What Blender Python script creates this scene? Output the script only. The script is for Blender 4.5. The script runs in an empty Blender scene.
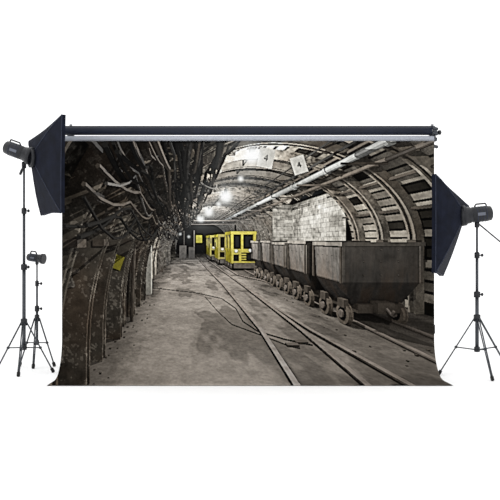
import bpy, bmesh, math, random, time
import numpy as np
from mathutils import Vector, Matrix
from mathutils.bvhtree import BVHTree
T0=time.time()
random.seed(7); rng=np.random.default_rng(7)
scene=bpy.context.scene
try:
    scene.view_settings.view_transform='Standard'
    scene.view_settings.look='None'
except Exception as e: print(e)
W=1.35          # studio light level
H=1.01          # camera height
DC=8.0          # camera distance to backdrop
def P(px,py,d): # measured photo position -> world at distance d
    return Vector(((px-250)/1000*d, d-DC, H-(py-250)/1000*d))

# ------------------------------------------------------------------ materials
def mat(name,col,rough=0.5,metal=0.0,noise=0.0,scale=40,bump=0.0,spec=0.5):
    m=bpy.data.materials.new(name); m.use_nodes=True
    nt=m.node_tree; b=nt.nodes['Principled BSDF']
    b.inputs['Roughness'].default_value=rough
    b.inputs['Metallic'].default_value=metal
    b.inputs['Specular IOR Level'].default_value=spec
    n=nt.nodes.new('ShaderNodeTexNoise'); n.inputs['Scale'].default_value=scale
    n.inputs['Detail'].default_value=4
    tc=nt.nodes.new('ShaderNodeTexCoord'); nt.links.new(tc.outputs['Object'],n.inputs['Vector'])
    r=nt.nodes.new('ShaderNodeValToRGB')
    r.color_ramp.elements[0].position=0.3; r.color_ramp.elements[1].position=0.7
    r.color_ramp.elements[0].color=(*[c*(1-noise) for c in col],1)
    r.color_ramp.elements[1].color=(*[min(1,c*(1+noise)) for c in col],1)
    nt.links.new(n.outputs['Fac'],r.inputs['Fac']); nt.links.new(r.outputs['Color'],b.inputs['Base Color'])
    if bump>0:
        bp=nt.nodes.new('ShaderNodeBump'); bp.inputs['Strength'].default_value=bump
        bp.inputs['Distance'].default_value=0.01
        nt.links.new(n.outputs['Fac'],bp.inputs['Height']); nt.links.new(bp.outputs['Normal'],b.inputs['Normal'])
    return m
M_black=mat('black_plastic',(0.008,0.009,0.012),0.45,0,0.3,40,0,0.35)
M_navy=mat('navy_black_fabric',(0.0045,0.006,0.013),0.8,0,0.4,12,0.15,0.12)
M_seam=mat('fabric_seam',(0.022,0.027,0.045),0.7,0,0.2,40,0,.2)
M_white=mat('white_diffuser',(0.8,0.8,0.8),0.8)
M_steel=mat('dark_steel_tube',(0.045,0.05,0.058),0.35,0.5,0.2)
M_silver=mat('silver_tube',(0.25,0.26,0.28),0.3,0.8,0.1)
M_bar=mat('navy_roller_tube',(0.004,0.007,0.019),0.5,0,0.2,20,0,0.3)
M_pale=mat('pale_aluminium_tube',(0.36,0.38,0.43),0.5,0.0,0.08)
M_rub=mat('rubber',(0.012,0.012,0.012),0.8,0,0,40,0,.2)
M_lab=mat('grey_label',(0.10,0.11,0.14),0.6)
M_floor=mat('white_studio_floor',(0.93,0.93,0.93),0.9,0,0.01,5,0,0.0)

# ------------------------------------------------------------------ mesh builder
class MB:
    def __init__(s): s.bm=bmesh.new(); s.mats=[]
    def mi(s,m):
        if m not in s.mats: s.mats.append(m)
        return s.mats.index(m)
    def ring(s,c,ax,r,n,sq=1):
        ax=ax.normalized(); u=ax.orthogonal().normalized(); w=ax.cross(u)
        return [s.bm.verts.new(c+u*(r*math.cos(2*math.pi*i/n))+w*(r*math.sin(2*math.pi*i/n))) for i in range(n)]
    def lathe(s,pts,ax,m,n=20,smooth=True):
        """pts list of (centre, radius) along axis"""
        mi=s.mi(m); rs=[s.ring(Vector(c),ax,max(r,1e-4),n) for c,r in pts]
        for a,b in zip(rs,rs[1:]):
            for i in range(n):
                f=s.bm.faces.new((a[i],a[(i+1)%n],b[(i+1)%n],b[i])); f.material_index=mi; f.smooth=smooth
        f=s.bm.faces.new(rs[0][::-1]); f.material_index=mi
        f=s.bm.faces.new(rs[-1]); f.material_index=mi
    def cyl(s,a,b,r,m,r2=None,n=16):
        a=Vector(a); b=Vector(b); r2=r if r2 is None else r2
        s.lathe([(a,r),(b,r2)],b-a,m,n)
    def prof(s,a,d,pts,m,n=20):
        """pts (t,r) along direction d from a"""
        a=Vector(a); d=Vector(d).normalized()
        s.lathe([(a+d*t,r) for t,r in pts],d,m,n)
    def box(s,c,size,m,rot=None,bev=0.0):
        mi=s.mi(m); g=bmesh.ops.create_cube(s.bm,size=1.0)
        mt=Matrix.Translation(Vector(c))@((rot.to_4x4()) if rot else Matrix.Identity(4))@Matrix.Diagonal((*size,1))
        bmesh.ops.transform(s.bm,matrix=mt,verts=g['verts'])
        fs={f for v in g['verts'] for f in v.link_faces}
        for f in fs: f.material_index=mi
        if bev>0:
            es={e for v in g['verts'] for e in v.link_edges}
            bmesh.ops.bevel(s.bm,geom=list(es),offset=bev,segments=2,affect='EDGES')
    def tube(s,pts,r,m,n=8):
        for a,b in zip(pts,pts[1:]): s.cyl(a,b,r,m,n=n)
    def quad(s,vs,m,smooth=False):
        f=s.bm.faces.new([s.bm.verts.new(v) for v in vs]); f.material_index=s.mi(m); f.smooth=smooth
    def done(s,name,parent=None):
        me=bpy.data.meshes.new(name); s.bm.normal_update(); s.bm.to_mesh(me); s.bm.free()
        for m in s.mats: me.materials.append(m)
        o=bpy.data.objects.new(name,me); scene.collection.objects.link(o)
        if parent: o.parent=parent
        return o
def empty(name,loc=(0,0,0)):
    e=bpy.data.objects.new(name,None); e.empty_display_size=0.1
    scene.collection.objects.link(e); return e

# ================================================================== THE PRINTED PICTURE (mine tunnel)
# A small model of the mine is ray cast once to obtain the ink colours of the print.
VPX,VPY,FP,CH=185.0,240.0,260.0,1.6
vv=[];ff=[];fm=[]
def face(pts,m):
    b=len(vv); vv.extend([tuple(p) for p in pts]); ff.append(tuple(range(b,b+len(pts)))); fm.append(m)
def vbox(x0,x1,y0,y1,z0,z1,m):
    c=[(x,y,z) for x in (x0,x1) for y in (y0,y1) for z in (z0,z1)]
    for q in ((0,1,3,2),(4,6,7,5),(0,4,5,1),(2,3,7,6),(0,2,6,4),(1,5,7,3)): face([c[i] for i in q],m)
def vhex(bot,top,m,cap=True):
    n=len(bot)
    for i in range(n): face([bot[i],bot[(i+1)%n],top[(i+1)%n],top[i]],m)
    face(bot,m)
    if cap: face(top,m)
def vtube(pts,r,m,n=6):
    pts=[Vector(p) for p in pts]; rings=[]
    for i,p in enumerate(pts):
        d=(pts[min(i+1,len(pts)-1)]-pts[max(i-1,0)]).normalized()
        u=d.cross(Vector((0,1,0)))
        if u.length<0.1: u=d.cross(Vector((1,0,0)))
        u.normalize(); w=d.cross(u)
        rings.append([p+u*r*math.cos(2*math.pi*k/n)+w*r*math.sin(2*math.pi*k/n) for k in range(n)])
    for a,b in zip(rings,rings[1:]):
        for k in range(n): face([a[k],a[(k+1)%n],b[(k+1)%n],b[k]],m)
    face(rings[0],m); face(rings[-1],m)
def G(px,py): # ground point in mine from picture position
    z=FP*CH/(py-VPY); return ((px-VPX)*z/FP, 0.0, z)
XC,A0,YS,AH=1.9,3.25,1.5,2.38
YL=0.45; AL=YS+AH-YL      # left side starts to curve lower down
def Lp(t,off=0.0):  # left profile point, t = angle above horizontal
    return (XC-(A0-off)*math.cos(t), YL+(AL-off)*math.sin(t))
prof=[(XC-A0,0),(XC-A0,YL*.5)]
for k in range(0,21):
    prof.append(Lp(math.pi/2*k/20))
for k in range(17,33):
    t=math.pi-math.pi*k/32; prof.append((XC+A0*math.cos(t),YS+AH*math.sin(t)))
for k in range(5): prof.append((XC+A0,YS*(4-k)/5))
XM=4.15; YM=YS+AH*math.sqrt(1-((XM-XC)/A0)**2)   # masonry niche start
for i in range(len(prof)-1):
    (x0,y0),(x1,y1)=prof[i],prof[i+1]
    for z in range(0,32,2):
        if z in (8,10) and min(x0,x1)>XM-.05: continue
        face([(x0,y0,z),(x1,y1,z),(x1,y1,z+2),(x0,y0,z+2)],0)
face([(4.95,0,8),(4.95,YM+.1,8),(4.95,YM+.1,12),(4.95,0,12)],16)
face([(XM-.1,YM,8),(4.95,YM,8),(4.95,YM,12),(XM-.1,YM,12)],9)
face([(XM-.1,0,12),(5.3,0,12),(5.3,YM+.1,12),(XM-.1,YM+.1,12)],16)
face([(-12,0,0),(12,0,0),(12,0,32),(-12,0,32)],1)
face([(-5,0,31),(9,0,31),(9,6,31),(-5,6,31)],9)
def arch(z0,w,dp,xa_,xb_,m=2,skip=False,lean=0):
    for i in range(len(prof)-1):
        xm=(prof[i][0]+prof[i+1][0])/2
        if not (xa_<=xm<=xb_): continue
        if skip and xm>XM: continue
        q=[]
        for j,(x,y) in ((i,prof[i]),(i+1,prof[i+1])):
            a=prof[max(j-1,0)]; c=prof[min(j+1,len(prof)-1)]
            tx,ty=c[0]-a[0],c[1]-a[1]; l=math.hypot(tx,ty)
            q.append((x,y,ty/l,-tx/l,z0+lean*y))
        (xa,ya,na,ma,za),(xb,yb,nb,mb_,zb)=q
        for (w0,w1,d0,d1) in ((-w,-w*.5,dp,dp),(w*.5,w,dp,dp),(-w*.5,w*.5,dp-.06,dp-.06),(-w,-w,-.01,dp),(w,w,-.01,dp),(-w*.5,-w*.5,dp-.06,dp),(w*.5,w*.5,dp-.06,dp)):
            if w0!=w1:
                face([(xa+na*d0,ya+ma*d0,za+w0),(xb+nb*d0,yb+mb_*d0,zb+w0),(xb+nb*d0,yb+mb_*d0,zb+w1),(xa+na*d0,ya+ma*d0,za+w1)],m)
            else:
                face([(xa+na*d0,ya+ma*d0,za+w0),(xb+nb*d0,yb+mb_*d0,zb+w0),(xb+nb*d1,yb+mb_*d1,zb+w0),(xa+na*d1,ya+ma*d1,za+w0)],m)
for k in range(-1,31):
    zr=2.9+0.93*k
    arch(zr+random.uniform(-.05,.05),.10,.18,1.0,9,skip=(7.9<zr<12.1))
    if not 7.9<zr<12.1:
        x=XC+(A0-0.14); vbox(x-.06,x+.06,1.25,1.6,zr-.12,zr+.12,7)
for k in range(-2,42):
    zr=2.85+0.68*k
    if 7.7<zr<12.6: dp=.10
    else: dp=.26
    if 7.7<zr<12.6 and k%2: continue
    arch(zr+random.uniform(-.08,.08),random.uniform(.055,.085),dp+random.uniform(-.05,.05),-9,1.0,lean=random.uniform(-.03,.03))
    if k%3!=1 and dp>.2:
        for tj in (.35,.48):
            X_,Y_=Lp(tj,dp); vbox(X_-.07,X_+.05,Y_,Y_+.07,zr-.09,zr+.09,7)
# rough stones bulging through left lagging
for i in range(700):
    z=random.uniform(2.2,13); t=random.uniform(-.2,1.35)
    if 7.6<z<12.6 : continue
    if t<0: x,y=XC-A0,(t+.2)*2
    else: x,y=Lp(t)
    s=random.uniform(.03,.09) if z<4.5 else random.uniform(.05,.14)
    c=Vector((x+random.uniform(-.02,.05),y,z))
    ps=[c+Vector((random.uniform(.4,1)*s*dx,random.uniform(.4,1)*s*dy,random.uniform(.5,1)*s*dz)) for dx in(-1,1) for dy in (-1,1) for dz in (-1,1)]
    for q in ((0,1,3,2),(4,6,7,5),(0,4,5,1),(2,3,7,6),(0,2,6,4),(1,5,7,3)): face([ps[j] for j in q],17)
# longitudinal ties between the arches
for t in (20,38,60):
    a=math.radians(t); x=XC+(A0-0.10)*math.cos(a); y=YS+(AH-0.10)*math.sin(a)
    vtube([(x,y,0.5),(x,y,8 if t<45 else 26)],0.03,7,5)
for t in (.25,.6,.95):
    X_,Y_=Lp(t,.1); vtube([(X_,Y_,.5),(X_,Y_,26)],.03,7,5)
# pipes right
vtube([(3.42,3.28,1),(3.42,3.28,26)],0.080,3,12)
for z in np.arange(2.4,24,1.9): vtube([(3.42,3.28,z),(3.42,3.28,z+.08)],0.11,3,12)
vtube([(3.80,3.12,1),(3.80,3.12,26)],0.045,7,8)
vtube([(3.05,3.36,3),(3.05,3.36,26)],0.03,4,6)
vtube([(2.80,3.5,3),(2.80,3.5,26)],0.02,4,6)
for z in range(3,25,2): vbox(3.0,3.9,3.05,3.09,z-.02,z+.02,7)
# cables left, draped from arch to arch in a thick bundle
for k in range(44):
    a=random.uniform(.55,1.15) if k%2 else random.uniform(.72,.95); off=random.uniform(0.32,0.5)
    if k%5==4: a=random.uniform(.45,.62)
    x,y=Lp(a,off)
    pts=[]
    sag=random.uniform(.05,.30); per=random.choice((1.36,1.36,2.04,2.72)); ph0=random.uniform(0,.3)
    for i in range(0,80):
        z=1.5+i*.27; ph=((z-2.9)/per+ph0)%1.0
        pts.append((x+.04*math.sin(z*1.3+k),y-sag*4*ph*(1-ph),z))
    vtube(pts,random.choice((.012,.016,.022,.032)),20 if k%6==0 else (7 if k%4==1 else 4),5)
vtube([(-.62,2.75-.12*math.sin(z*1.7),z) for z in np.arange(7.2,16,.3)],.020,5,5)
for k in range(16): # drooping loops
    x=-0.75+random.uniform(-.15,.8); y=2.95+random.uniform(-.2,.35); z=random.uniform(3.8,7.0)
    sx=random.uniform(.3,.9); dr=random.uniform(.15,.45)
    pts=[(x+sx*math.sin(i/12*math.pi*.5),y-dr*math.sin(i/12*math.pi),z+i*.13) for i in range(13)]
    vtube(pts,random.choice((.014,.02)),20 if k%4==0 else 4,5)
# signs
def vsign(px,py,z,s,rot,m=10,mark=True):
    cx=(px-VPX)*z/FP; cy=CH-(py-VPY)*z/FP; c,sn=math.cos(rot),math.sin(rot)
    face([(cx+c*a-sn*b,cy+sn*a+c*b,z) for a,b in ((-s*.8,-s),(s*.8,-s),(s*.8,s),(-s*.8,s))],m)
    if not mark: return
    for a0,b0,a1,b1 in ((-.2,-.1,.2,-.1),(.08,-.32,.08,.32),(.08,.32,-.2,-.1)):
        p0=(cx+s*(c*a0-sn*b0),cy+s*(sn*a0+c*b0),z-.02);p1=(cx+s*(c*a1-sn*b1),cy+s*(sn*a1+c*b1),z-.02)
        vtube([p0,p1],.010,9,4)
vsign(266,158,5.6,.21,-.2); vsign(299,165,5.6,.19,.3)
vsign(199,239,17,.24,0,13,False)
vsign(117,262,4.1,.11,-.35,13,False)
# rails
def rail(pts):
    for a,b in zip(pts,pts[1:]):
        for (x0,x1,y0,y1,m) in ((-.035,.035,0.03,.05,11),(-.012,.012,0,.03,7)):
            bot=[(a[0]+x0,y0,a[1]),(a[0]+x1,y0,a[1]),(b[0]+x1,y0,b[1]),(b[0]+x0,y0,b[1])]
            vhex(bot,[(p[0],y1,p[2]) for p in bot],m)
rail([(1.05,1.5),(1.20,2.8),(1.32,4.5),(1.34,9),(1.2,15),(1.0,28)])
rail([(1.80,1.5),(1.96,2.8),(2.02,4.5),(2.00,9),(1.85,15),(1.65,28)])
rail([(3.25,1.5),(3.25,8.5),(3.0,10),(2.35,11.6),(2.25,26)])
rail([(4.0,1.5),(4.0,8.5),(3.75,10),(3.1,11.6),(3.0,26)])
rail([(2.75,1.5),(2.42,2.8),(2.18,4.5),(2.06,6.5),(2.03,9)])
# cables on floor
vtube([Vector(G(*p))+Vector((0,.01,0)) for p in ((128,287),(160,289),(195,293),(222,299),(236,309),(243,322),(258,332),(285,340),(313,346))],.013,4,5)
vtube([Vector(G(*p))+Vector((0,.01,0)) for p in ((205,297),(218,312),(232,325),(262,336),(290,347),(300,349))],.009,4,5)
for p in ((293,346),(302,343),(96,352)):
    g=G(*p); vbox(g[0]-.10,g[0]+.08,0,.03,g[2]-.04,g[2]+.05,7)
for i in range(340):
    z=random.uniform(2.6,14); x=random.choice((random.uniform(-1.3,-.75),random.uniform(-1.3,-.95),random.uniform(2.3,5),random.uniform(2.3,5)))
    s=random.uniform(.005,.018); vbox(x-s,x+s,0,s*1.2,z-s,z+s,7)
# mine carts
def cart(z0,L=1.06,dx=0.0,tp=0.0):
    n0=len(vv)
    z1=z0+L
    xb0,xb1,xt0,xt1=3.16,4.10,2.90,4.38
    ym,yb,yt=.70,.38,1.54+tp
    lo=[(xb0,yb,z0+.14),(xb1,yb,z0+.14),(xb1,yb,z1-.14),(xb0,yb,z1-.14)]
    mi=[(xt0+.04,ym+.1,z0+.01),(xt1-.04,ym+.1,z0+.01),(xt1-.04,ym+.1,z1-.01),(xt0+.04,ym+.1,z1-.01)]
    to=[(xt0,yt,z0),(xt1,yt,z0),(xt1,yt,z1),(xt0,yt,z1)]
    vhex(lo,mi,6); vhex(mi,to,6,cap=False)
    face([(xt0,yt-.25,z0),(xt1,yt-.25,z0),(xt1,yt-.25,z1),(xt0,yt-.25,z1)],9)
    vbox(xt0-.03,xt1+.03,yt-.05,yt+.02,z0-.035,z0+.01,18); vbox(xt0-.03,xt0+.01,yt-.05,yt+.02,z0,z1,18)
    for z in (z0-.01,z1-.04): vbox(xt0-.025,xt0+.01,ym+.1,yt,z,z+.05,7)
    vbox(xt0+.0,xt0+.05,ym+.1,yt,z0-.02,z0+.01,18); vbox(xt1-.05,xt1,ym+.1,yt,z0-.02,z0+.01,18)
    for xr_ in (3.3,3.62,3.94):
        for yr_ in (.95,1.2,1.42): vtube([(xr_,yr_,z0-.02),(xr_,yr_,z0)],.014,7,6)
    vbox(xb0+.05,xb1-.05,.24,.40,z0+.02,z1-.02,7)
    vbox(3.48,3.78,.26,.46,z0-.12,z0+.1,7); vtube([(3.63,.36,z0-.12),(3.63,.28,z0-.24),(3.63,.36,z0-.28)],.025,11,5)
    for za in (z0+.16,z1-.24):
        for x in (3.00,4.0):
            vtube([(x,.20,za),(x+.09,.20,za)],.20,19,16)
            vtube([(x-.04,.20,za),(x,.20,za)],.075,11,10)
            vtube([(x-.012,.20,za),(x,.20,za)],.13,9,12)
            vtube([(x+.05,.20,za),(x+.07,.20,za)],.225,19,16)
        vbox(2.97,3.05,.33,.48,za-.1,za+.1,7)
    for i in range(n0,len(vv)): vv[i]=(vv[i][0]+dx,vv[i][1],vv[i][2])
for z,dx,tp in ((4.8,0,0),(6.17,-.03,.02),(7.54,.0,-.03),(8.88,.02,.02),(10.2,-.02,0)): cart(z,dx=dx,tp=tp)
# yellow mine locomotive and cars
def loco(x0,x1,z0,z1,yt):
    vbox(x0+.05,x1-.05,.1,.42,z0,z1,9)
    vbox(x0,x1,.38,1.12,z0,z1,8)
    vbox(x0-.03,x1+.03,yt-.16,yt,z0-.03,z1,8)
    vbox(x0+.08,x1-.08,1.05,yt-.1,z0+.08,z1-.1,9)
    for x in (x0,x0+(x1-x0)*.40,x1-.12): vbox(x,x+.12,1.0,yt-.1,z0-.01,z0+.06,8)
    nz=int((z1-z0)/.75)
    for k in range(nz+1):
        z=z0+(z1-z0-.12)*k/nz; vbox(x0-.01,x0+.06,1.0,yt-.1,z,z+.12,8)
    vbox(x0+.1,x0+.40,.5,.85,z0-.03,z0,9); vbox(x1-.5,x1-.1,.5,.95,z0-.04,z0,9)
    for k in range(4): vbox(x0+.52,x0+.8,.5+.13*k,.56+.13*k,z0-.03,z0,9)
    vtube([(x0+.25,1.03,z0-.06),(x0+.25,1.03,z0)],.08,14,10); vtube([(x1-.3,1.06,z0-.06),(x1-.3,1.06,z0)],.08,14,10)
    vbox(x0+.1,x1-.1,.16,.42,z0-.22,z0,7)
    for z in np.arange(z0+.3,z1,.8): vtube([(x0-.03,.22,z),(x0+.05,.22,z)],.2,7,12)
loco(2.42,3.7,13.6,15.6,2.05)
vtube([(2.65,1.95,13.7),(2.65,2.4,13.7)],.05,9,6)
loco(2.1,3.05,16.4,18.4,1.95); loco(1.85,2.75,19.2,22.4,1.95)
# far end clutter
vbox(-1.3,-.75,0,2.3,20.5,20.7,0); vbox(-.1,-.03,0,2.3,20,20.1,7)
vbox(.75,.82,0,2.4,22,22.1,7)
vbox(.3,.8,0,1.0,21,21.5,7); vbox(-.5,0.1,0,1.1,23,23.5,7)
for y in (2.6,2.85): vbox(-1.2,4.4,y,y+.05,17,17.05,7)
for z in (7.6,): vbox(-1.3,-1.0,0,2.6,z,z+.25,15)
vtube([(-1.05,0,5.1),(-1.0,2.0,5.2)],.035,7,8)
# lamps
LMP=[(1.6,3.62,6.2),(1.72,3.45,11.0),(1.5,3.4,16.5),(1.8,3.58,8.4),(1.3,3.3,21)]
for i in (0,1,2,4):
    x,y,z=LMP[i]
    vtube([(x,y-.06,z),(x,y+.05,z)],.09,12,10)
    vtube([(x,y+.05,z),(x,y+.3,z)],.06,9,8)
vtube([(1.6,3.8,2),(1.62,3.7,6.4),(1.7,3.74,9),(1.76,3.7,12.7),(1.6,3.7,20)],.02,4,5)

bvh=BVHTree.FromPolygons([Vector(v) for v in vv],ff,epsilon=0.0)
print('mine faces',len(ff),time.time()-T0)

# backdrop cloth geometry ---------------------------------------------------
NX,NY=760,500
R=0.30; YF=0.575
ztop=H+(250-141)*0.001*DC
def cloth(s): # arc length -> (y,z)
    a=ztop-R
    if s<a: return (0.0,ztop-s)
    s2=s-a
    if s2<R*math.pi/2:
        t=s2/R; return (-(R-R*math.cos(t)),R-R*math.sin(t)+0.004)
    return (-(R+s2-R*math.pi/2),0.004)
Ltot=(ztop-R)+R*math.pi/2+(YF-R)
ss=np.linspace(0,Ltot,3000); cs=np.array([cloth(s) for s in ss])
rows=250+(H-cs[:,1])/(DC+cs[:,0])*1000
targ=np.linspace(rows[0],rows[-1],NY)
sy=np.interp(targ,rows,ss)
Yc=np.interp(sy,ss,cs[:,0]); Zc=np.interp(sy,ss,cs[:,1])
u=np.linspace(0,1,NX)
xl=-1.504; xr=1.474
Xg=np.tile(xl+(xr-xl)*u,(NY,1))
fl=np.clip((-Yc)/YF,0,1)[:,None]
Xg=Xg+fl*(u[None,:]*0.035-(1-u[None,:])*0.005)
Yg=np.tile(Yc[:,None],(1,NX)); Zg=np.tile(Zc[:,None],(1,NX))
PX=250+Xg/(DC+Yg)*1000; PY=250+(H-Zg)/(DC+Yg)*1000   # print coordinates
dirs=np.stack([(PX-VPX)/FP,-(PY-VPY)/FP,np.ones_like(PX)],-1).reshape(-1,3)
dirs/=np.linalg.norm(dirs,axis=1,keepdims=True)
N=len(dirs)
pos=np.zeros((N,3)); nor=np.zeros((N,3)); mid=np.full(N,9,int)
org=Vector((0,CH,0)); rc=bvh.ray_cast
dl=dirs.tolist()
for i in range(N):
    h=rc(org,dl[i])
    if h[0] is not None:
        pos[i]=h[0]; nor[i]=h[1]; mid[i]=fm[h[2]]
print('primary',time.time()-T0)
flip=(nor*dirs).sum(1)>0; nor[flip]*=-1
# noise ---------------------------------------------------------------------
def hsh(a,b,c,seed=0):
    h=(a*374761393+b*668265263+c*2147483647+seed*974711)&0xffffffff
    h=((h^(h>>13))*1274126177)&0xffffffff
    h=((h^(h>>16))*2246822519)&0xffffffff
    return ((h^(h>>15))&0xffff)/65535.0
def vn(p,sc,seed=0):
    q=p*sc; f=np.floor(q).astype(np.int64); t=q-f; t=t*t*(3-2*t); r=0
    for dx in (0,1):
        for dy in (0,1):
            for dz in (0,1):
                w=(t[:,0] if dx else 1-t[:,0])*(t[:,1] if dy else 1-t[:,1])*(t[:,2] if dz else 1-t[:,2])
                r=r+w*hsh(f[:,0]+dx,f[:,1]+dy,f[:,2]+dz,seed)
    return r
def fbm(p,sc,o=4,seed=0):
    r=0;a=1;s=0
    for k in range(o): r=r+a*vn(p,sc*2**k,seed+k); s+=a; a*=.6
    return r/s
n1=fbm(pos,1.3,4,1); n2=fbm(pos,7,4,11); n3=fbm(pos,30,2,21)
ALB={0:(.275,.25,.215),1:(.255,.228,.205),2:(.32,.29,.25),3:(.29,.30,.30),4:(.025,.025,.025),5:(.30,.04,.03),
     6:(.135,.127,.12),7:(.105,.09,.077),8:(.56,.46,.03),9:(.010,.011,.013),10:(.85,.85,.81),11:(.22,.19,.17),
     12:(1,1,1),13:(.42,.38,.05),14:(.8,.8,.8),15:(.50,.49,.45),16:(.58,.56,.51),17:(.16,.147,.134),18:(.20,.185,.168),19:(.20,.168,.14),20:(.12,.115,.11)}
tab=np.array([ALB[k] for k in range(21)]); alb=tab[mid].copy()
x,y,z=pos.T
ang=np.arctan2((y-YS)/AH,(x-XC)/A0)
s=np.where(y>YS,YS+np.where(x>XC,ang,math.pi-ang)*2.9,y)
bay=np.floor((z-2.9)/.93).astype(np.int64); side=(x>XC).astype(np.int64)
pw=0.24
row=np.floor(s/pw).astype(np.int64); fr=s/pw-row
rv=hsh(row,bay,side,3)
gap=((fr<.16)|(fr>.88)).astype(float)
v=mid==0
panel=(0.30+1.25*rv**1.4)*(0.50+1.0*n2)
panel=panel*(1-.93*gap)
panel=np.where(rv<.28,panel*.15,panel)
left=(x<0.6)
rock=(0.05+1.1*np.clip(n2-.32,0,1)**1.2)*(.5+.8*n1)
val=np.where(left,panel*.15+rock*.5,panel*1.3)
zw=((z>7.7)&(z<13.0)&left&(y<2.7))|(mid==16)
wc=np.where(mid==16,z+x,z)
br=np.floor(y/.17).astype(np.int64); bx=np.floor(wc/.36+.5*(br%2)).astype(np.int64)
bg=(((y/.17)%1<.13)|(((wc/.36+.5*(br%2))%1)<.08)).astype(float)
ww=(.70+.40*hsh(br,bx,side,9))*(1-.30*bg)*(.30+1.2*n2)
ww=ww*(1-.5*np.clip((.48-n1)*8,0,1))
val=np.where(zw&left,ww*2.0,val)
rg=(z>7.2)&(z<16)&(y>3.35)
gr=.05+.22*(((z*2.2)%1)<.2)+.07*(((x*2.2)%1)<.15)
val=np.where(rg,gr,val)
alb[v]*=val[v,None]
k16=mid==16; alb[k16]*=ww[k16,None]
r_=mid==2
alb[r_]*=((.30+1.25*n2))[r_,None]
alb[r_&left]*=.36
spk=left&((mid==2)|(mid==17)|(mid==0))&(n3*.5+n2*.5>.60)&(~zw)
alb[spk]=alb[spk]*1.9+.02
ru=np.clip((n1-.45)*4,0,1)
alb[r_]=alb[r_]*(1-.40*ru[r_,None])+np.array([.14,.088,.056])*.40*ru[r_,None]*(.4+n2[r_,None])
alb[r_&rg]*=.45
k17=mid==17; alb[k17]*=(.25+1.2*n2)[k17,None]
# floor
f_=mid==1
fl_v=(.66+.55*n2)*(.66+.62*n1)*(.86+.28*n3)
trk=np.exp(-((x-1.65)/.5)**2)*.20+.48*np.clip((x-2.2)/.4,0,1)+.50*np.clip((-.65-x)/.4+.5*(n1-.5),0,1)
fl_v*=1-np.clip(trk,0,.6)
for xr_ in (1.25,1.99): fl_v*=1-.30*np.exp(-((x-xr_-.03)/.07)**2)
st=fbm(pos*np.array([1,1,.35]),2.2,3,77); fl_v*=1-.38*np.clip((.47-st)*12,0,1)
fl_v*=1+.18*np.clip((st-.55)*10,0,1)
alb[f_]*=fl_v[f_,None]*1.15
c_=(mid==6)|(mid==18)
drip=fbm(pos*np.array([6,.9,6]),1.5,4,40)
alb[c_]*=(.35+1.25*drip)[c_,None]*(.6+.8*n2[c_,None])
rr=np.clip((drip-.42)*4,0,1)*np.clip(1.5-y,.15,1); alb[c_]=alb[c_]*(1-.6*rr[c_,None])+np.array([.145,.092,.058])*.6*rr[c_,None]
fr_=c_&(nor[:,2]<-.5); alb[fr_]*=.66  # cart fronts darkened in their colour, as the shaded side
sd_=c_&(nor[:,0]<-.5); alb[sd_]*=1.6  # cart sides lightened in their colour, as lit by the tunnel lamps
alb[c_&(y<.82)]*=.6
y_=mid==8; alb[y_]*=(.5+.8*n2)[y_,None]*(.75+.4*n1)[y_,None]
for k in (3,7,11,10,15,19): 
    q=mid==k; alb[q]*=(.55+.9*n2)[q,None]
# lighting --------------------------------------------------------------------
gn=np.stack([fbm(pos+np.array([5.1*k,2.3,9.7*k]),9,3,60+k)-.5 for k in range(3)],-1)
bs=np.where((mid==0)|(mid==2)|(mid==17),.9,np.where(mid==1,.5,.35))[:,None]
nb=nor+gn*bs; nb/=np.linalg.norm(nb,axis=1,keepdims=True)+1e-9
light=np.zeros((N,3))
LS=[((1.6,3.45,6.2),8.8,(1,.99,.95)),((1.72,3.3,11.0),9.5,(1,.98,.94)),((1.5,3.2,16.5),7.0,(.95,.98,1)),((1.6,3.0,1.0),4.3,(1,.96,.89)),((4.0,2.9,9.6),2.0,(1,.98,.94)),((1.2,2.8,21),2.6,(.88,.95,1)),((.2,2.4,10.2),1.5,(1,.98,.94))]  # includes added fill lights that have no lamp modelled in the tunnel
P0=(pos+nor*.012)
hit=mid!=12
for (lp,I,col) in LS:
    L=np.array(lp)-P0; d=np.linalg.norm(L,axis=1); Ld=L/d[:,None]
    nl=np.clip((nb*Ld).sum(1)*.95+.05,0,1); nl[(nor*Ld).sum(1)<0]=0
    e=I*nl/(d*d+.9)
    idx=np.nonzero((e>.012)&hit)[0]
    pl_=P0[idx].tolist(); ll=Ld[idx].tolist(); dd=(d[idx]-.30).tolist(); vis=np.ones(len(idx))
    for k in range(len(idx)):
        if dd[k]>0 and rc(pl_[k],ll[k],dd[k])[0] is not None: vis[k]=0.0
    e2=np.zeros(N); e2[idx]=e[idx]*vis
    light+=e2[:,None]*np.array(col)
print('lights',time.time()-T0)
K=4; occ=np.zeros(N)
for k in range(K):
    rd=rng.normal(size=(N,3)); rd/=np.linalg.norm(rd,axis=1,keepdims=True); rd=nor+rd*.95; rd/=np.linalg.norm(rd,axis=1,keepdims=True)+1e-9
    pl_=P0.tolist(); ll=rd.tolist()
    for i in range(N):
        h=rc(pl_[i],ll[i],1.3)
        if h[3] is not None: occ[i]+=1-.5*h[3]/1.3
ao=1-.98*occ/K
aog=ao.reshape(NY,NX)
def blur(a,r):
    for ax in (0,1):
        o=np.zeros_like(a); c=0
        for k in range(-r,r+1): w=math.exp(-k*k/(2*(r/1.6)**2)); o+=w*np.roll(a,k,ax); c+=w
        a=o/c
    return a
ab=blur(aog,2); ao=(.35*aog+.65*ab).ravel()
amb=.19*(.05+.95*ao**1.4)
depthf=1/(1+np.exp((z-20)/2.0))
light+= (amb*(.2+.8*depthf))[:,None]*np.array([1.0,1,1.0])
spec=np.zeros(N)
Hn=np.array(LS[0][0])-P0; Hn/=np.linalg.norm(Hn,axis=1,keepdims=True); hv=Hn-dirs; hv/=np.linalg.norm(hv,axis=1,keepdims=True)
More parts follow.
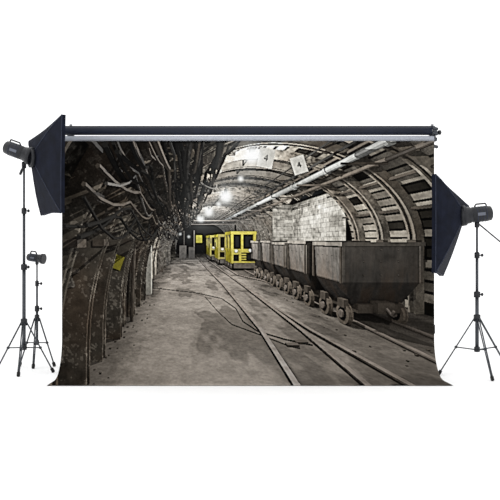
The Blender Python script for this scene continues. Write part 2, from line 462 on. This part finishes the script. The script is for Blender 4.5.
sp=np.clip((nb*hv).sum(1),0,1)**18
for k,g in ((3,.22),(11,.30),(8,.12),(6,.10),(18,.15),(7,.08),(19,.08),(2,.08),(20,.1),(1,.03)): spec[mid==k]=g
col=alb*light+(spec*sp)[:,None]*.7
col[mid==12]=4.0; col[mid==14]*=2; col[mid==10]*=2.2; col[(mid==4)&(y<.1)]+=.008  # sign plates given extra brightness beyond the light that reaches them
EXPO=1.16
img=(col*EXPO).reshape(NY,NX,3)
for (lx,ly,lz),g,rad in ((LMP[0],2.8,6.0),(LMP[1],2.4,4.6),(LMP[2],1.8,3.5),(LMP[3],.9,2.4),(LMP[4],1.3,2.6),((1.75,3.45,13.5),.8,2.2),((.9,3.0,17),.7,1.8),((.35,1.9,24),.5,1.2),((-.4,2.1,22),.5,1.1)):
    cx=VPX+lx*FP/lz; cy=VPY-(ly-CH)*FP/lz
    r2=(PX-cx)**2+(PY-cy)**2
    img+=(g*np.exp(-r2/(rad*rad))+.08*g/(1+r2/(rad*rad*7))**1.5)[...,None]*np.array([.94,.99,1.0])  # lamp glow painted over the ray-cast picture as soft halos
img=img*np.array([1.02,1.0,.965])
img=1-np.exp(-img*1.25)
lum=img.mean(-1); det=lum-blur(lum,5); img=np.clip(img*(1+1.7*np.clip(det,-.2,.2)/(lum+.05))[...,None],0,1)
img*=(1+.04*rng.normal(size=(NY,NX,1)))
img=np.clip(img,0.002,1)
ink=np.clip(img/ (W*0.93),0.001,0.85)
print('print done',time.time()-T0, 'mean',img.mean())

me=bpy.data.meshes.new('mine_tunnel_backdrop')
co=np.stack([Xg,Yg,Zg],-1).reshape(-1,3).astype(np.float32)
ii=np.arange(NX*NY).reshape(NY,NX)
q=np.stack([ii[:-1,:-1],ii[1:,:-1],ii[1:,1:],ii[:-1,1:]],-1).reshape(-1,4).astype(np.int32)
nf=len(q)
me.vertices.add(NX*NY); me.vertices.foreach_set('co',co.ravel())
me.loops.add(nf*4); me.loops.foreach_set('vertex_index',q.ravel())
me.polygons.add(nf); me.polygons.foreach_set('loop_start',np.arange(0,nf*4,4,dtype=np.int32))
me.update(calc_edges=True); me.validate()
me.polygons.foreach_set('use_smooth',np.ones(nf,bool))
ca=me.color_attributes.new('ink','FLOAT_COLOR','POINT')
rgba=np.concatenate([ink.reshape(-1,3),np.ones((NX*NY,1))],1).astype(np.float32)
ca.data.foreach_set('color',rgba.ravel())
bd=bpy.data.objects.new('mine_tunnel_backdrop',me); scene.collection.objects.link(bd)
m=bpy.data.materials.new('printed_vinyl'); m.use_nodes=True; nt=m.node_tree; b=nt.nodes['Principled BSDF']
at=nt.nodes.new('ShaderNodeAttribute'); at.attribute_name='ink'
nt.links.new(at.outputs['Color'],b.inputs['Base Color']); b.inputs['Roughness'].default_value=.9
b.inputs['Specular IOR Level'].default_value=0.0
me.materials.append(m)

# ================================================================== BACKDROP STAND
sb=MB()
def row(py,d=8.0): return H-(py-250)/1000*d
zb=row(130.3); 
sb.prof((-1.50,0.045,zb),(1,0,0),[(0,.028),(.0,.034),(2.96,.034),(2.96,.028)],M_bar,24)
sb.cyl((-1.50,0.045,zb+.037),(1.47,0.045,zb+.037),.004,M_steel)
zp=row(138.2)
sb.cyl((-1.49,0.025,zp),(1.475,0.025,zp),.021,M_pale,n=24)
for X in (-1.46,1.485):
    yb=.15
    sb.cyl((X,yb,.35),(X,yb,1.1),.016,M_silver); sb.cyl((X,yb,1.05),(X,yb,row(122)),.012,M_silver)
    sb.cyl((X,yb,1.03),(X,yb,1.1),.024,M_black)
    sb.box((X,yb,zb),(.05,.06,.1),M_black,bev=.006); sb.box((X,.085,zb),(.03,.13,.035),M_steel,bev=.004)
    sb.box((X,.085,zp-.005),(.035,.13,.03),M_steel,bev=.004)
    sb.cyl((X,yb,zb),(X+(.05 if X>0 else -.05),yb,zb),.012,M_silver)
    sb.prof((X+(.045 if X>0 else -.045),yb,zb),(1 if X>0 else -1,0,0),[(0,.014),(.01,.02),(.025,.018),(.03,.006)],M_black)
    sb.cyl((X,yb,.33),(X,yb,.40),.024,M_black)
    for a in (90,0,180):
        aa=math.radians(a); rr=.30
        dx=math.cos(aa)*rr*.25 - (0.1 if X>0 else -0.1); dy=math.sin(aa)*rr
        foot=Vector((X+dx,yb+dy+ .04,.012))
        sb.cyl((X,yb,.36),foot,.009,M_silver); sb.prof(foot+Vector((0,0,-.012)),(0,0,1),[(0,.016),(.02,.016),(.03,.01)],M_rub)
for pz in (128,133,146):
    sb.box((1.485,.03,row(pz)),(.05,.035,.022),M_steel,rot=Matrix.Rotation(.3,3,'Y'),bev=.004)
sb.done('backdrop_support_stand')

# ================================================================== STUDIO LIGHTS
def tripod(b,base,zhub,zlow,spread,angs,ztop,r=.0125,mt=None):
    mt=mt or M_steel
    x,y=base
    secs=[(zlow,zlow+(ztop-zlow)*.45,r*1.15),(zlow+(ztop-zlow)*.43,zlow+(ztop-zlow)*.75,r*.92),(zlow+(ztop-zlow)*.73,ztop,r*.7)]
    for a,c,rr in secs: b.cyl((x,y,a),(x,y,c),rr,mt)
    for a,c,rr in secs[:2]:
        b.prof((x,y,c-.035),(0,0,1),[(0,rr*1.2),(.003,rr*1.75),(.045,rr*1.75),(.05,rr*1.1)],M_black)
        b.cyl((x,y,c-.01),(x+.035,y-.01,c-.01),.005,M_steel); b.prof((x+.03,y-.01,c-.01),(1,0,0),[(0,.008),(.004,.013),(.014,.013),(.018,.008)],M_black,12)
    b.prof((x,y,zhub-.03),(0,0,1),[(0,r*1.4),(.004,r*2.1),(.055,r*2.1),(.06,r*1.3)],M_black)
    b.prof((x,y,zlow),(0,0,1),[(0,r*1.2),(.004,r*1.8),(.04,r*1.8),(.045,r*1.2)],M_black)
    for a in angs:
        aa=math.radians(a); d=Vector((math.cos(aa),math.sin(aa),0)); t=Vector((-d.y,d.x,0))
        top=Vector((x,y,zhub))+d*.02; foot=Vector((x,y,.012))+d*spread
        for o in (-.008,.008): b.cyl(top+t*o,foot+t*o*.6,.0055,mt,n=8)
        mid_=top.lerp(foot,.52); lowp=Vector((x,y,zlow+.02))+d*.018
        b.cyl(lowp,mid_,.005,mt,n=8)
        b.box(mid_,(.022,.022,.022),M_black,bev=.004)
        dr=(foot-top).normalized()
        b.prof(foot-dr*.03,dr,[(0,.010),(.004,.014),(.035,.014),(.04,.009)],M_rub,12)

def strobe(b,tail,front,r,knob=True):
    tail=Vector(tail); front=Vector(front); d=front-tail; L=d.length; d.normalize()
    b.prof(tail,d,[(0,r*.80),(.006,r*.93),(L*.12,r*.97),(L*.13,r),(L*.62,r),(L*.64,r*.9),(L*.68,r*.9),(L*.7,r*1.05),(L*.84,r*1.12),(L*.86,r*1.3),(L,r*1.32)],M_black,28)
    for k in range(4): b.prof(tail+d*(L*(.2+.1*k)),d,[(0,r*1.0),(.001,r*1.025),(.005,r*1.025),(.006,r*1.0)],M_seam,28)
    b.prof(tail-d*.003,d,[(0,r*.5),(.004,r*.55)],M_lab,20)
    b.prof(tail-d*.014,d,[(0,r*.18),(.012,r*.2)],M_black,12)
    side=d.cross(Vector((0,0,1))).normalized()
    if side.y>0: side=-side
    b.box(tail+d*L*.4+side*r*.96,(L*.28,.012,r*.5),M_lab,rot=Matrix((d,side,d.cross(side))).transposed(),bev=.003)
    up=Vector((0,0,1))
    h0=tail+d*L*.15+up*r; h1=tail+d*L*.55+up*r
    b.tube([h0,h0+up*.02+d*.01,h1+up*.02-d*.01,h1],.006,M_black)

def softbox(name,rim,ring_c,ring_axis,ring_r,parent):
    b=MB(); rim=[Vector(v) for v in rim]
    c=sum(rim,Vector())/4; ax=Vector(ring_axis).normalized()
    n=6
    outer=[]
    for i in range(4):
        a,e=rim[i],rim[(i+1)%4]
        for k in range(n):
            t=k/n; p=a.lerp(e,t); p=p+(c-p)*(.035*math.sin(math.pi*t)); outer.append(p)
    m_=len(outer)
    nrm=(rim[1]-rim[0]).cross(rim[2]-rim[1]).normalized()
    if nrm.dot(c-Vector(ring_c))<0: nrm=-nrm
    rings=[]
    rc_=Vector(ring_c)
    rp=[]
    for p in outer:
        q=p-c; q=q-nrm*q.dot(nrm); rp.append(rc_+q.normalized()*ring_r)
    T=[0,.25,.5,.75,1.0]
    for t in T:
        row_=[]
        for i,p in enumerate(outer):
            q=rp[i].lerp(p,t); bul=.05*math.sin(math.pi*t)
            q=q+((p-c).normalized())*bul*.6
            row_.append(b.bm.verts.new(q))
        rings.append(row_)
    lip=[b.bm.verts.new(p+nrm*.03) for p in outer]; rings.append(lip)
    lip2=[b.bm.verts.new(p+nrm*.03+(c-p)*.04) for p in outer]; rings.append(lip2)
    mi=b.mi(M_navy)
    for a,e in zip(rings,rings[1:]):
        for i in range(m_):
            f=b.bm.faces.new((a[i],a[(i+1)%m_],e[(i+1)%m_],e[i])); f.material_index=mi; f.smooth=False
    df=[b.bm.verts.new(p+nrm*.015+(c-p)*.04) for p in outer]
    for i in range(m_):
        f=b.bm.faces.new((lip2[i],lip2[(i+1)%m_],df[(i+1)%m_],df[i])); f.material_index=mi
    f=b.bm.faces.new(df); f.material_index=b.mi(M_white)
    f=b.bm.faces.new([v for v in rings[0]]); f.material_index=mi
    for i in range(4):
        k=i*n; pts=[Vector(r_[k].co) for r_ in rings[:5]]
        b.tube(pts,.004,M_seam,6)
    pr=[Vector(v.co) for v in rings[4]]; b.tube(pr+[pr[0]],.0035,M_seam,6)
    b.prof(rc_-nrm*.03,nrm,[(0,ring_r*.9),(.003,ring_r*1.12),(.03,ring_r*1.12),(.034,ring_r*.9)],M_black,28)
    return b.done(name,parent)

# ---- left softbox light
eL=empty('studio_softbox_light')
d0=8.2
base=P(24,300,d0); bx,by=base.x,base.y
b=MB(); hz=P(22,158,d0).z
tripod(b,(bx,by),P(0,322,d0).z,P(0,350,d0).z,.235,(8,178,-88),hz-.04,r=.013)
b.prof((bx,by,hz-.085),(0,0,1),[(0,.012),(.004,.019),(.05,.019),(.055,.012)],M_black)
b.box((bx,by,hz-.055),(.035,.03,.05),M_black,bev=.006)
b.cyl((bx,by,hz-.06),(bx+.0,by-.07,hz-.10),.006,M_steel); b.cyl((bx,by-.07,hz-.10),(bx,by-.13,hz-.14),.011,M_black)
b.done('light_stand',eL)
b=MB(); strobe(b,P(6,147,8.2),P(33,157,8.12),.056); 
b.done('strobe_head',eL)
softbox('softbox',[P(62,114.5,7.72),P(61,213,7.78),P(41,215.5,8.25),P(29,141,8.28)],P(33,158,8.12),(1,0,0),.07,eL)
# ---- right softbox light
eR=empty('studio_softbox_light.001')
d1=8.0
base=P(477,300,d1); bx,by=base.x,base.y
b=MB(); hz=P(0,215,d1).z
tripod(b,(bx,by),P(0,318,d1).z,P(0,352,d1).z,.30,(165,15,-80),hz-.05,r=.013)
b.prof((bx,by,hz-.1),(0,0,1),[(0,.012),(.004,.019),(.05,.019),(.055,.012)],M_black)
b.box((bx,by,hz-.06),(.035,.03,.05),M_black,bev=.006)
b.cyl((bx,by,hz-.06),(bx+.24,by-.05,hz-.27),.006,M_steel); b.cyl((bx+.22,by-.045,hz-.255),(bx+.30,by-.06,hz-.32),.011,M_black)
b.done('light_stand',eR)
b=MB(); strobe(b,P(491,213,8.0),P(461,216,7.97),.062)
b.done('strobe_head',eR)
softbox('softbox',[P(435.5,174,7.72),P(435.5,273,7.72),P(443,276,8.2),P(469,206,8.15)],P(462,216,7.97),(-1,0,0),.07,eR)
# ---- small background light
eS=empty('studio_flash_light')
d2=8.65
base=P(37,300,d2); bx,by=base.x,base.y
b=MB(); hz=P(0,258,d2).z
tripod(b,(bx,by),P(0,318,d2).z,P(0,345,d2).z,.15,(0,180,-90),hz-.03,r=.010)
b.box((bx,by,hz-.04),(.026,.026,.04),M_black,bev=.005)
b.done('light_stand',eS)
b=MB(); strobe(b,P(28,257,d2),P(44,259,d2-.05),.034)
b.done('flash_head',eS)

# ================================================================== FLOOR, WORLD, CAMERA
fb=MB(); fb.quad([(-9,-7.9,0),(9,-7.9,0),(9,9,0),(-9,9,0)],M_floor); fb.done('floor')
w=bpy.data.worlds.new('white_studio'); scene.world=w; w.use_nodes=True
w.node_tree.nodes['Background'].inputs[0].default_value=(1,1,1,1)
w.node_tree.nodes['Background'].inputs[1].default_value=W
cam=bpy.data.cameras.new('camera'); co_=bpy.data.objects.new('camera',cam); scene.collection.objects.link(co_)
co_.location=(0,-DC,H); co_.rotation_euler=(math.radians(90),0,0)
cam.sensor_width=36; cam.lens=72; cam.clip_end=100
scene.camera=co_
print('total',time.time()-T0)
